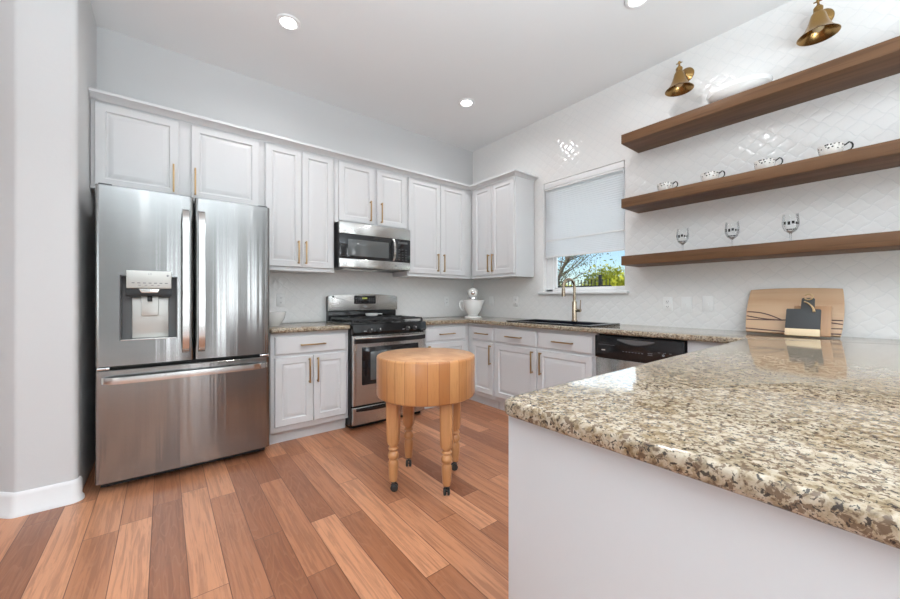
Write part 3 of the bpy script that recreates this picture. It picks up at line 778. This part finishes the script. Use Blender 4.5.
# ------------------------------------------------------------------ dishwasher
dw = thing('dishwasher', 'black and stainless dishwasher at the end of the window run', 'dishwasher', (0, -2.432, 0), R(-90))
MB().box(-.306, .306, -.575, -.012, .012, .868).build('body', 'black_matte', dw)
MB().box(-.305, .305, -.628, -.5755, .110, .694, .005).build('door', 'steel_flat', dw)
pk = [(-.305, .697), (.305, .697), (.305, .862), (-.305, .862)]
pc = MB().box(-.305, .305, -.640, -.5755, .697, .862, .005).build('control_panel', 'black', dw)
arcp = [(-.13 + .26 * i / 12, -.6405, .838 - .028 * math.sin(math.pi * i / 12)) for i in range(13)]
MB().tube(arcp, .0035, 6).build('handle_lip', 'black_matte', pc)
hp = [(-.128 + .256 * i / 12, .836 - .026 * math.sin(math.pi * i / 12)) for i in range(13)] + [(.128, .846), (-.128, .846)]
MB().prism(hp, -.6412, -.6402, plane='xz').build('handle_pocket', 'recess_grey', pc)
mk = MB()
for i in range(7): mk.box(-.09 + i * .022, -.078 + i * .022, -.6412, -.6404, .757, .761)
for i in range(2): mk.box(.085, .115, -.6412, -.6404, .752 + i * .012, .755 + i * .012)
mk.lathe([(.007, 0), (.007, .001)], (.185, -.6403, .762), 14, 'y')
for i in range(3): mk.box(.150 + i * .035, .165 + i * .035, -.6412, -.6404, .776, .779)
mk.box(-.275, -.150, -.6412, -.6404, .795, .797)
mk.build('button_marks', 'marks', pc)
MB().box(-.250, -.222, -.6415, -.6404, .752, .759).build('badge', 'silver_text', pc)

# ------------------------------------------------------------------ butcher block
bb_ = thing('butcher_block', 'round maple butcher block on four turned legs with casters', 'butcher block', (-1.955, -1.742, 0), R(-3))
tp = MB()
prof = [(.0, .549), (.296, .547), (.303, .551), (.307, .560), (.307, .781), (.304, .789), (.298, .793)]
loops = [[(max(r, 1e-4) * math.cos(2 * math.pi * i / 96), max(r, 1e-4) * math.sin(2 * math.pi * i / 96), z) for i in range(96)] for r, z in prof]
tp.rings(loops)
tp.bm.faces.ensure_lookup_table()
for f in tp.bm.faces:
    if f.normal.z > .75 or all(v.co.z > .7925 for v in f.verts): f.material_index = 1
tp.build('block_top', ['stave_side', 'stave_top'], bb_, smooth=40)
for i in range(4):
    a = R(90 * i); lx, ly = .228 * math.cos(a), .228 * math.sin(a)
    g = MB(); s8 = []
    def sq(h, z, k=.28):
        out = []
        for (u, v) in ((1, 1), (-1, 1), (-1, -1), (1, -1)):
            c_ = h * k
            p1, p2 = (u * h, v * (h - c_)), (u * (h - c_), v * h)
            out += ([p1, p2] if u * v > 0 else [p2, p1])
        ca, sa_ = math.cos(a + R(45)), math.sin(a + R(45))
        return [(lx + x * ca - y * sa_, ly + x * sa_ + y * ca, z) for x, y in out]
    def rd_(r, z): return r, z
    g.rings([sq(.036, .5465, .22), sq(.036, .50, .24), sq(.035, .36, .30), sq(.034, .300, .35), sq(.030, .278, .5)])
    g.lathe([(.029, .280), (.024, .272), (.024, .262), (.030, .257), (.031, .252), (.023, .245), (.022, .238), (.029, .228), (.033, .215), (.031, .200), (.023, .190), (.0235, .184),
             (.0285, .176), (.0300, .160), (.029, .13), (.025, .075), (.022, .062), (.0, .062)], (lx, ly, 0), 24)
    lg = g.build('leg', 'leg_wood', bb_)
    cs = MB(); ox, oy = lx + .012 * math.cos(a + 1.1), ly + .012 * math.sin(a + 1.1)
    cs.lathe([(.016, .0615), (.017, .056), (.010, .052), (.0, .050)], (lx, ly, 0), 14)
    cd = Vector((math.cos(a + 2.6), math.sin(a + 2.6), 0)); cn = Vector((-cd.y, cd.x, 0))
    c0_ = Vector((lx, ly, .0225)) + cd * .006
    for s in (-1, 1):
        cs.tube([c0_ + cn * s * .004, c0_ + cn * s * .007, c0_ + cn * s * .016, c0_ + cn * s * .019], [.020, .022, .022, .016], 18)
    cs.tube([c0_ - cn * .018, c0_ + cn * .018], .005, 8)
    cs.tube([(lx, ly, .056), c0_ + Vector((0, 0, .012))], .007, 8)
    cs.build('caster', 'caster', lg)

# ------------------------------------------------------------------ floating shelves
def shelf(label, z1):
    o = MB().box(-.305, -.0005, -4.30, -2.165, z1 - .075, z1, .003).build('floating_shelf', 'walnut')
    return tag(o, label, 'shelf', 'floating wall shelves')
Z1, Z2, Z3 = 2.487, 1.961, 1.491
shelf('dark wood floating shelf, topmost of three, holding the white serving bowl', Z1)
shelf('dark wood floating shelf, middle of three, holding the teacups', Z2)
shelf('dark wood floating shelf, lowest of three, holding the goblets', Z3)

# serving bowl on the top shelf
sb = thing('serving_bowl', 'large white serving bowl on the top shelf between the brass sconces', 'bowl', (-.165, -2.905, Z1 + .0005))
MB().lathe([(.0, .0), (.085, .0), (.088, .006), (.10, .013), (.132, .036), (.150, .064), (.143, .066), (.122, .041), (.09, .018), (.0, .010)], seg=56, sx=.92, sy=1.15).build('body', 'ceramic', sb)
MB().lathe([(.1495, .0645), (.160, .069), (.168, .088), (.167, .094), (.160, .094), (.150, .074), (.144, .0665)], seg=56, sx=.86, sy=1.08).build('rim', 'ceramic', sb)

# teacups on the middle shelf
def cup():
    t = thing('teacup', '', 'teacup', (-.165, -2.44, Z2 + .0005), 0, 'teacups on the middle shelf')
    MB().lathe([(.0, .004), (.026, .0), (.028, .006), (.026, .010), (.042, .026), (.052, .050), (.056, .082), (.0535, .083), (.050, .052), (.040, .030), (.0, .014)], seg=40).build('bowl', 'cup', t)
    pts = [(0, -.0535, .068)] + [(0, -.066 - .022 * math.sin(R(a)), .058 - .026 * -math.cos(R(a))) for a in (20, 50, 80, 110, 140)] + [(0, -.047, .030)]
    MB().tube(pts, .0042, 8).build('handle', 'handle_black', t)
    return t
cp = cup()
for i, (y, lb) in enumerate(((-2.445, 'small white teacup with dark floral band nearest the window end of the middle shelf'), (-2.742, 'white patterned teacup, second from the window on the middle shelf'),
                            (-3.045, 'white patterned teacup, third from the window on the middle shelf'), (-3.345, 'white patterned teacup with black handle farthest from the window on the middle shelf'))):
    o = cp if i == 0 else copy_tree(cp)
    o.location = (-.165, y, Z2 + .0005); o['label'] = lb

# goblets on the lowest shelf
gb = thing('goblet', '', 'goblet', (-.15, -2.56, Z3 + .0005), 0, 'goblets on the lowest shelf')
MB().lathe([(.0, .0), (.030, .0), (.032, .003), (.008, .008), (.005, .016), (.005, .058), (.010, .066), (.030, .082), (.040, .108), (.042, .135), (.036, .188)], seg=36).build('bowl', 'glass', gb)
me_ = gb.children[0].data; bm_ = bmesh.new(); bm_.from_mesh(me_)
bmesh.ops.delete(bm_, geom=[f for f in bm_.faces if len(f.verts) > 8 and f.calc_center_median().z > .15], context='FACES'); bm_.to_mesh(me_); bm_.free()
dc = MB()
def ring_patch(z0, z1, r0, r1, a0, a1):
    n = max(2, int((a1 - a0) / 8)); L0 = []; L1 = []
    for k in range(n + 1):
        a = R(a0 + (a1 - a0) * k / n); L0.append((a, r0, z0)); L1.append((a, r1, z1))
    P = [[(r * math.cos(a), r * math.sin(a), z) for a, r, z in L] for L in (L0, L1)]
    O = [[((r + .0006) * math.cos(a), (r + .0006) * math.sin(a), z) for a, r, z in L] for L in (L0, L1)]
    ring = [P[0] , P[1], O[1], O[0], P[0]]
    dc.rings([[c[k] for c in ring[:4]] for k in range(n + 1)])
rg = random.Random(5); a = 0
a = 120
while a < 236:
    w_ = rg.uniform(14, 24); hh = rg.uniform(.010, .022); z0 = .112 + rg.uniform(0, .006)
    rr = lambda z: .0424 if z < .137 else .0424 - (z - .135) * .113
    ring_patch(z0, z0 + hh, rr(z0), rr(z0 + hh), a, a + w_ * .8); a += w_ + rg.uniform(1, 8)
dc.build('letter_band', 'handle_black', gb); dc = MB()
a = 130
while a < 225:
    w_ = rg.uniform(10, 24); ring_patch(.0815, .0875, .0310, .0335, a, a + w_ * .85); a += w_
dc.build('lower_band', 'handle_black', gb)
for i, (y, lb) in enumerate(((-2.562, 'clear goblet with black markings nearest the window on the lowest shelf'), (-2.868, 'clear goblet with black markings, middle of the three'), (-3.168, 'clear goblet with black markings farthest from the window on the lowest shelf'))):
    o = gb if i == 0 else copy_tree(gb)
    o.location = (-.15, y, Z3 + .0005); o['label'] = lb; o.rotation_euler = (0, 0, R((10, 16, 22)[i]))

# ------------------------------------------------------------------ brass sconces
sc = thing('wall_sconce', '', 'wall light', (0, -2.535, 2.915), 0, 'brass wall sconces')
MB().lathe([(.062, .0), (.062, .004), (.056, .012), (.030, .020), (.018, .030), (.0, .032)], (-.0008, 0, 0), 32, 'x').build('wall_plate', 'brass', sc)
bm_ = sc.children[0].data
for v in bm_.vertices: v.co.x = -abs(v.co.x)
MB().tube([(-.028, 0, 0), (-.07, 0, -.002), (-.11, 0, .004), (-.132, 0, .012)], .0085, 12).build('arm', 'brass', sc)
MB().lathe([(.010, .030), (.012, .036), (.007, .044), (.006, .062), (.010, .068), (.010, .076), (.0, .079)], (-.148, 0, -.020), 16).tube([(-.148, -.022, .044), (-.148, .022, .044)], .0045, 8).build('finial', 'brass', sc)
MB().lathe([(.018, .0), (.024, .0), (.0245, .026), (.020, .030), (.020, .034), (.010, .037), (.0, .037)], (-.148, 0, -.026), 24).build('socket', 'brass_dark', sc)
out = [(.026, .0), (.030, -.006), (.036, -.016), (.042, -.040), (.052, -.075), (.068, -.110), (.088, -.136), (.103, -.150)]
inn = [(r - .0025, z - .001) for r, z in out[::-1]]
MB().rings([[(-.148 + r * math.cos(2 * math.pi * i / 48), r * math.sin(2 * math.pi * i / 48), z - .028) for i in range(48)] for r, z in out + inn], cap0=False, cap1=True).build('shade', 'brass', sc)
MB().lathe([(.0, -.030), (.013, -.034), (.014, -.050), (.024, -.072), (.031, -.094), (.027, -.116), (.014, -.127), (.0, -.129)], (-.148, 0, -.024), 24).build('bulb', 'bulb', sc)
sc.scale = (.94, .93, .93)
sc['label'] = 'small looking brass bell sconce on the wall nearer the window'
s2 = copy_tree(sc); s2.location = (0, -3.290, 2.905); s2['label'] = 'brass bell sconce farther from the window, at the top edge right of the serving bowl'

# ------------------------------------------------------------------ outlets and switches
def plate(name, label, kind, loc, rz):
    t = thing(name, label, 'outlet' if kind == 'outlet' else 'switch', loc, rz, 'wall plates')
    pl = MB().box(-.0365, .0365, -.0065, -.0005, -.0585, .0585, .003).build('cover_plate', 'plate_white', t)
    if kind == 'outlet':
        for s in (-1, 1):
            k = MB().box(-.017, .017, -.0085, -.0068, s * .0215 - .0155, s * .0215 + .0155, .004).build('socket', 'plate_white', t)
            MB().box(-.008, -.005, -.0091, -.0086, s * .0215 - .004, s * .0215 + .006).box(.005, .008, -.0091, -.0086, s * .0215 - .004, s * .0215 + .006).box(-.002, .002, -.0091, -.0086, s * .0215 - .011, s * .0215 - .007).build('slots', 'slot', k)
    elif kind == 'toggle':
        MB().box(-.005, .005, -.0145, -.0068, -.010, .010, .002).build('toggle', 'plate_white', t)
    elif kind == 'rocker':
        MB().box(-.0165, .0165, -.0095, -.0068, -.033, .033, .002).build('rocker', 'plate_white', t)
    return t
W = R(-90)
plate('wall_outlet', 'white wall outlet behind the bowl beside the refrigerator', 'outlet', (-2.401, -.0082, 1.128), 0)
plate('wall_outlet', 'white wall outlet between the stove and the stand mixer', 'outlet', (-.452, -.0082, 1.112), 0)
plate('light_switch', 'white rocker switch just right of the stand mixer', 'rocker', (-.0004, -.357, 1.112), W)
plate('wall_outlet', 'white wall plate under the cabinet end, left of the faucet', 'outlet', (-.0004, -.764, 1.108), W)
plate('wall_outlet', 'white wall outlet right of the sink, nearest the window', 'outlet', (-.0004, -2.403, 1.098), W)
plate('light_switch', 'white toggle switch between two wall plates right of the sink', 'toggle', (-.0004, -2.538, 1.098), W)
plate('light_switch', 'white switch plate nearest the cutting boards', 'toggle', (-.0004, -2.682, 1.104), W)

# ------------------------------------------------------------------ stand mixer
mx = thing('stand_mixer', 'white stand mixer with a pitcher-like bowl in the corner', 'stand mixer', (-.322, -.366, CZ1 + .0005), R(-41.7))
MB().lathe([(.0, .0), (.105, .0), (.108, .006), (.104, .016), (.085, .022), (.0, .024)], (0, -.02, 0), 40, sx=.95, sy=1.25).build('base', 'mixer', mx)
MB().tube([(0, .085, .018), (0, .092, .10), (0, .090, .20), (0, .080, .265)], [.046, .038, .036, .044], 20).build('column', 'mixer', mx)
hd = [(-.118, .026), (-.108, .044), (-.07, .057), (0, .064), (.07, .066), (.12, .056), (.14, .035), (.147, .01)]
MB().rings([[(r * 1.0 * math.cos(2 * math.pi * i / 28), y, .296 + r * .96 * math.sin(2 * math.pi * i / 28)) for i in range(28)] for y, r in hd]).build('head', 'mixer', mx)
MB().lathe([(.024, .0), (.024, .010), (.012, .018), (.0, .019)], (0, -.118, .296), 20, 'y').build('hub_cap', 'chrome', mx)
MB().lathe([(.030, .0), (.062, .003), (.072, .010), (.070, .024), (.045, .034), (.030, .040)], (0, -.045, .2165), 28).build('collar', 'chrome', mx)
bw = MB().lathe([(.0, .026), (.058, .026), (.062, .032), (.058, .037), (.080, .056), (.102, .100), (.113, .150), (.117, .204), (.1175, .210), (.113, .210), (.108, .150), (.095, .098), (.07, .060), (.0, .045)], (0, -.045, 0), 48).build('bowl', 'ceramic', mx)
for v in bw.data.vertices:      # pouring lip
    if v.co.x > .085 and v.co.z > .16:
        k = (v.co.z - .16) / .05 * max(0, 1 - abs(v.co.y + .045) / .045)
        v.co.x += .030 * k
MB().tube([(-.106, -.045, .196), (-.142, -.045, .199), (-.158, -.045, .185), (-.160, -.045, .150), (-.150, -.045, .115), (-.126, -.045, .088), (-.092, -.045, .079)], .0085, 12).build('bowl_handle', 'ceramic', bw and mx)

# small bowl beside the refrigerator
wb = MB().lathe([(.0, .0), (.045, .0), (.047, .008), (.055, .018), (.083, .060), (.096, .118), (.092, .119), (.078, .062), (.05, .024), (.0, .014)], seg=40).build('ceramic_bowl', 'ceramic', loc=(-2.532, -.33, CZ1 + .0005))
tag(wb, 'white bowl on the short worktop, half hidden by the refrigerator', 'bowl')

# ------------------------------------------------------------------ cutting boards leaning on the wall
def leaning(name, label, y, xb, lean):
    t = thing(name, label, 'cutting board', (xb, y, CZ1 + .0008), 0, 'cutting boards leaning on the wall')
    t.rotation_euler = (0, lean, 0); t.location.z += .0225 * math.sin(lean)
    return t
bd = leaning('cutting_board', 'wide pale wood cutting board with dark curved inlays, largest of three', -3.165, -.160, R(24.5))
n = 14
outl = [(.232 - .010 * (2 * i / n - 1) ** 2 - .003, .308 * i / n) for i in range(n + 1)]
top = [(.219 - .438 * i / n, .308 + .010 * (1 - (2 * i / n - 1) ** 2)) for i in range(1, n)]
lef = [(-.232 + .010 * (2 * i / n - 1) ** 2 + .003, .308 * i / n) for i in range(n, -1, -1)]
MB().prism(outl + top + lef, .0, .022, plane='yz', bev=.003).build('panel', 'board_maple', bd)
inl = MB()
def strip(pts, w=.004):
    V = []
    for (y, z) in pts: V.append([(-.0012, y, z - w), (-.0012, y, z + w), (-.0002, y, z + w), (-.0002, y, z - w)])
    inl.rings(V)
def ln(y0, z0, y1, z1, sag, w=.0035): strip([(y0 + (y1 - y0) * i / 12, z0 + (z1 - z0) * i / 12 + sag * math.sin(math.pi * i / 12)) for i in range(13)], w)
ln(.224, .142, .04, .088, .016, .004); ln(.224, .112, .04, .088, -.006, .004); ln(.224, .086, -.05, .094, -.003, .003); ln(.222, .022, -.222, .012, -.006, .004)
ln(.05, .088, -.226, .098, .004, .004); ln(.02, .096, -.226, .074, .006, .0035); ln(.02, .04, -.226, .046, 0, .0035)
inl.build('inlay', 'walnut_inlay', bd)
b2 = leaning('cutting_board', 'narrow brown wooden board standing behind the black paddle board', -3.270, -.222, R(21))
MB().box(0, .018, -.079, .085, 0, .190, .004).build('panel', 'board_brown', b2)
MB().box(.003, .015, .035, .062, .1905, .198, .002).build('pale_edge', 'board_pale', b2)
b3 = leaning('cutting_board', 'black paddle-shaped board with pale wooden lower band and rope loop', -3.234, -.272, R(21))
MB().box(0, .016, -.076, .076, 0, .044, .002).build('wood_band', 'board_pale', b3)
MB().prism([(-.076, .0445), (.076, .0445), (.076, .165), (.072, .170), (.012, .170), (.010, .236), (.004, .242), (-.041, .242), (-.047, .236), (-.048, .170), (-.072, .170), (-.076, .165)], .0, .016, plane='yz', bev=.0015).build('slate_panel', 'chalk', b3)
lp = []
for i in range(15):
    a = R(-60 + 300 * i / 14); lp.append((-.004, -.020 - .020 * math.sin(a) * .9, .246 + .022 * -math.cos(a) * .8))
MB().tube([(-.004, -.002, .216), (-.005, -.020, .205), (-.005, -.036, .188)] , .004, 8).tube(lp, .0045, 8).tube([(-.005, -.034, .190), (-.006, -.044, .172), (-.006, -.048, .150)], [.004, .006, .007], 8).build('rope_loop', 'rope', b3)

# ------------------------------------------------------------------ outside the window
struct(MB().box(.6, 40, -30, 40, -.35, -.30).build('ground', 'grass', smooth=0))
def leaf_cloud(name, c, rad, n, size, material, parent, seed, shell=.55):
    rg = random.Random(seed); f = MB()
    for _ in range(n):
        d = Vector((rg.gauss(0, 1), rg.gauss(0, 1), rg.gauss(0, 1))).normalized() * (rg.uniform(shell, 1) * (1 + .10 * rg.gauss(0, 1)))
        p = Vector((c[0] + d.x * rad[0], c[1] + d.y * rad[1], max(.02, c[2] + d.z * rad[2])))
        a = Vector((rg.gauss(0, 1), rg.gauss(0, 1), rg.gauss(0, 1))).normalized(); b = a.orthogonal().normalized()
        s = size * rg.uniform(.6, 1.3)
        V = [f.bm.verts.new(p + a * s * u + b * s * .5 * v) for u, v in ((1, 0), (0, 1), (-1, 0), (0, -1))]
        f.bm.faces.new(V)
    return f.build(name, material, parent, smooth=0)
def shrub(label, x, y, r, h, seed):
    t = thing('shrub', label, 'shrub', (x, y, -.3), 0, 'shrubs beyond the fence')
    MB().tube([(0, 0, 0), (.05, 0, h * .35), (.1, .05, h * .7)], [.05, .04, .02], 8).build('stem', 'bark', t)
    f = MB(); seg = 14; rg = random.Random(seed)
    L = []
    for j in range(1, 10):
        ph = math.pi * j / 10
        L.append([(r * .62 * math.sin(ph) * math.cos(2 * math.pi * i / seg) * rg.uniform(.7, 1.2), r * .62 * math.sin(ph) * math.sin(2 * math.pi * i / seg) * rg.uniform(.7, 1.2), h * .48 - h * .36 * math.cos(ph)) for i in range(seg)])
    f.rings(L).build('inner_foliage', 'leaf_yellow', t)
    leaf_cloud('foliage', (0, 0, h * .52), (r * .86, r * .86, h * .43), 5200, .08, 'leaf_yellow', t, seed, .6)
shrub('bright yellow-green shrub seen through the window on the right', 10.5, 3.75, 1.25, 2.85, 1)
shrub('yellow-green shrub seen low through the middle of the window', 11.6, 6.6, 1.05, 2.2, 2)
shrub('small yellow-green shrub seen through the left of the window', 12.2, 9.0, 1.0, 1.9, 3)
tr = thing('tree', 'thin leaning tree with sparse grey-green leaves outside the window', 'tree', (8.4, 5.0, -.3))
tm = MB().tube([(0, 0, 0), (.05, 0, .9), (.1, -.15, 1.7), (.15, -.55, 2.6), (.2, -1.1, 3.5), (.3, -1.5, 4.6)], [.11, .09, .075, .06, .045, .02], 9)
rg = random.Random(11)
tips = []
for k in range(34):
    z = rg.uniform(1.2, 4.0); u = (z / 4.6); p = Vector((.3 * u, -1.6 * u * u, z)); d = Vector((rg.uniform(-.5, .5), rg.uniform(-1.1, 1.0), rg.uniform(.25, 1.0))).normalized() * rg.uniform(.7, 1.6)
    q = p + d * .5 + Vector((0, 0, -.05)); e = p + d
    tm.tube([p, q, e], [.028, .018, .006], 6); tips += [q, e, p + d * .75]
    for _ in range(2):
        d2 = (d.normalized() + Vector((rg.uniform(-.6, .6), rg.uniform(-.7, .7), rg.uniform(-.2, .6)))).normalized() * rg.uniform(.3, .7)
        tm.tube([q, q + d2], [.012, .004], 5); tips += [q + d2, q + d2 * .6]
tm.build('trunk', 'bark', tr)
f = MB()
for p in tips:
    for _ in range(18):
        c = p + Vector((rg.gauss(0, .24), rg.gauss(0, .24), rg.gauss(0, .2))); a = Vector((rg.gauss(0, 1), rg.gauss(0, 1), rg.gauss(0, 1))).normalized(); b = a.orthogonal().normalized(); s = rg.uniform(.025, .055)
        f.bm.faces.new([f.bm.verts.new(c + a * s * u + b * s * .5 * v) for u, v in ((1, 0), (0, 1), (-1, 0), (0, -1))])
f.build('foliage', 'leaf_grey', tr, smooth=0)
fe = thing('iron_fence', 'black iron picket fence seen through the window', 'fence', (7.0, 5.0, -.3))
pk = MB()
for i in range(56): pk.box(-.009, .009, -3.2 + i * .115 - .009, -3.2 + i * .115 + .009, 0, 2.02)
pk.build('pickets', 'iron', fe)
MB().box(-.016, .016, -3.25, 3.2, 1.80, 1.84).box(-.016, .016, -3.25, 3.2, .18, .22).box(-.016, .016, -3.25, 3.2, 1.62, 1.65).build('rail', 'iron', fe)
for y in (-2.9, -.55, 1.8): MB().box(-.035, .035, y - .035, y + .035, 0, 2.15).build('post', 'iron', fe)
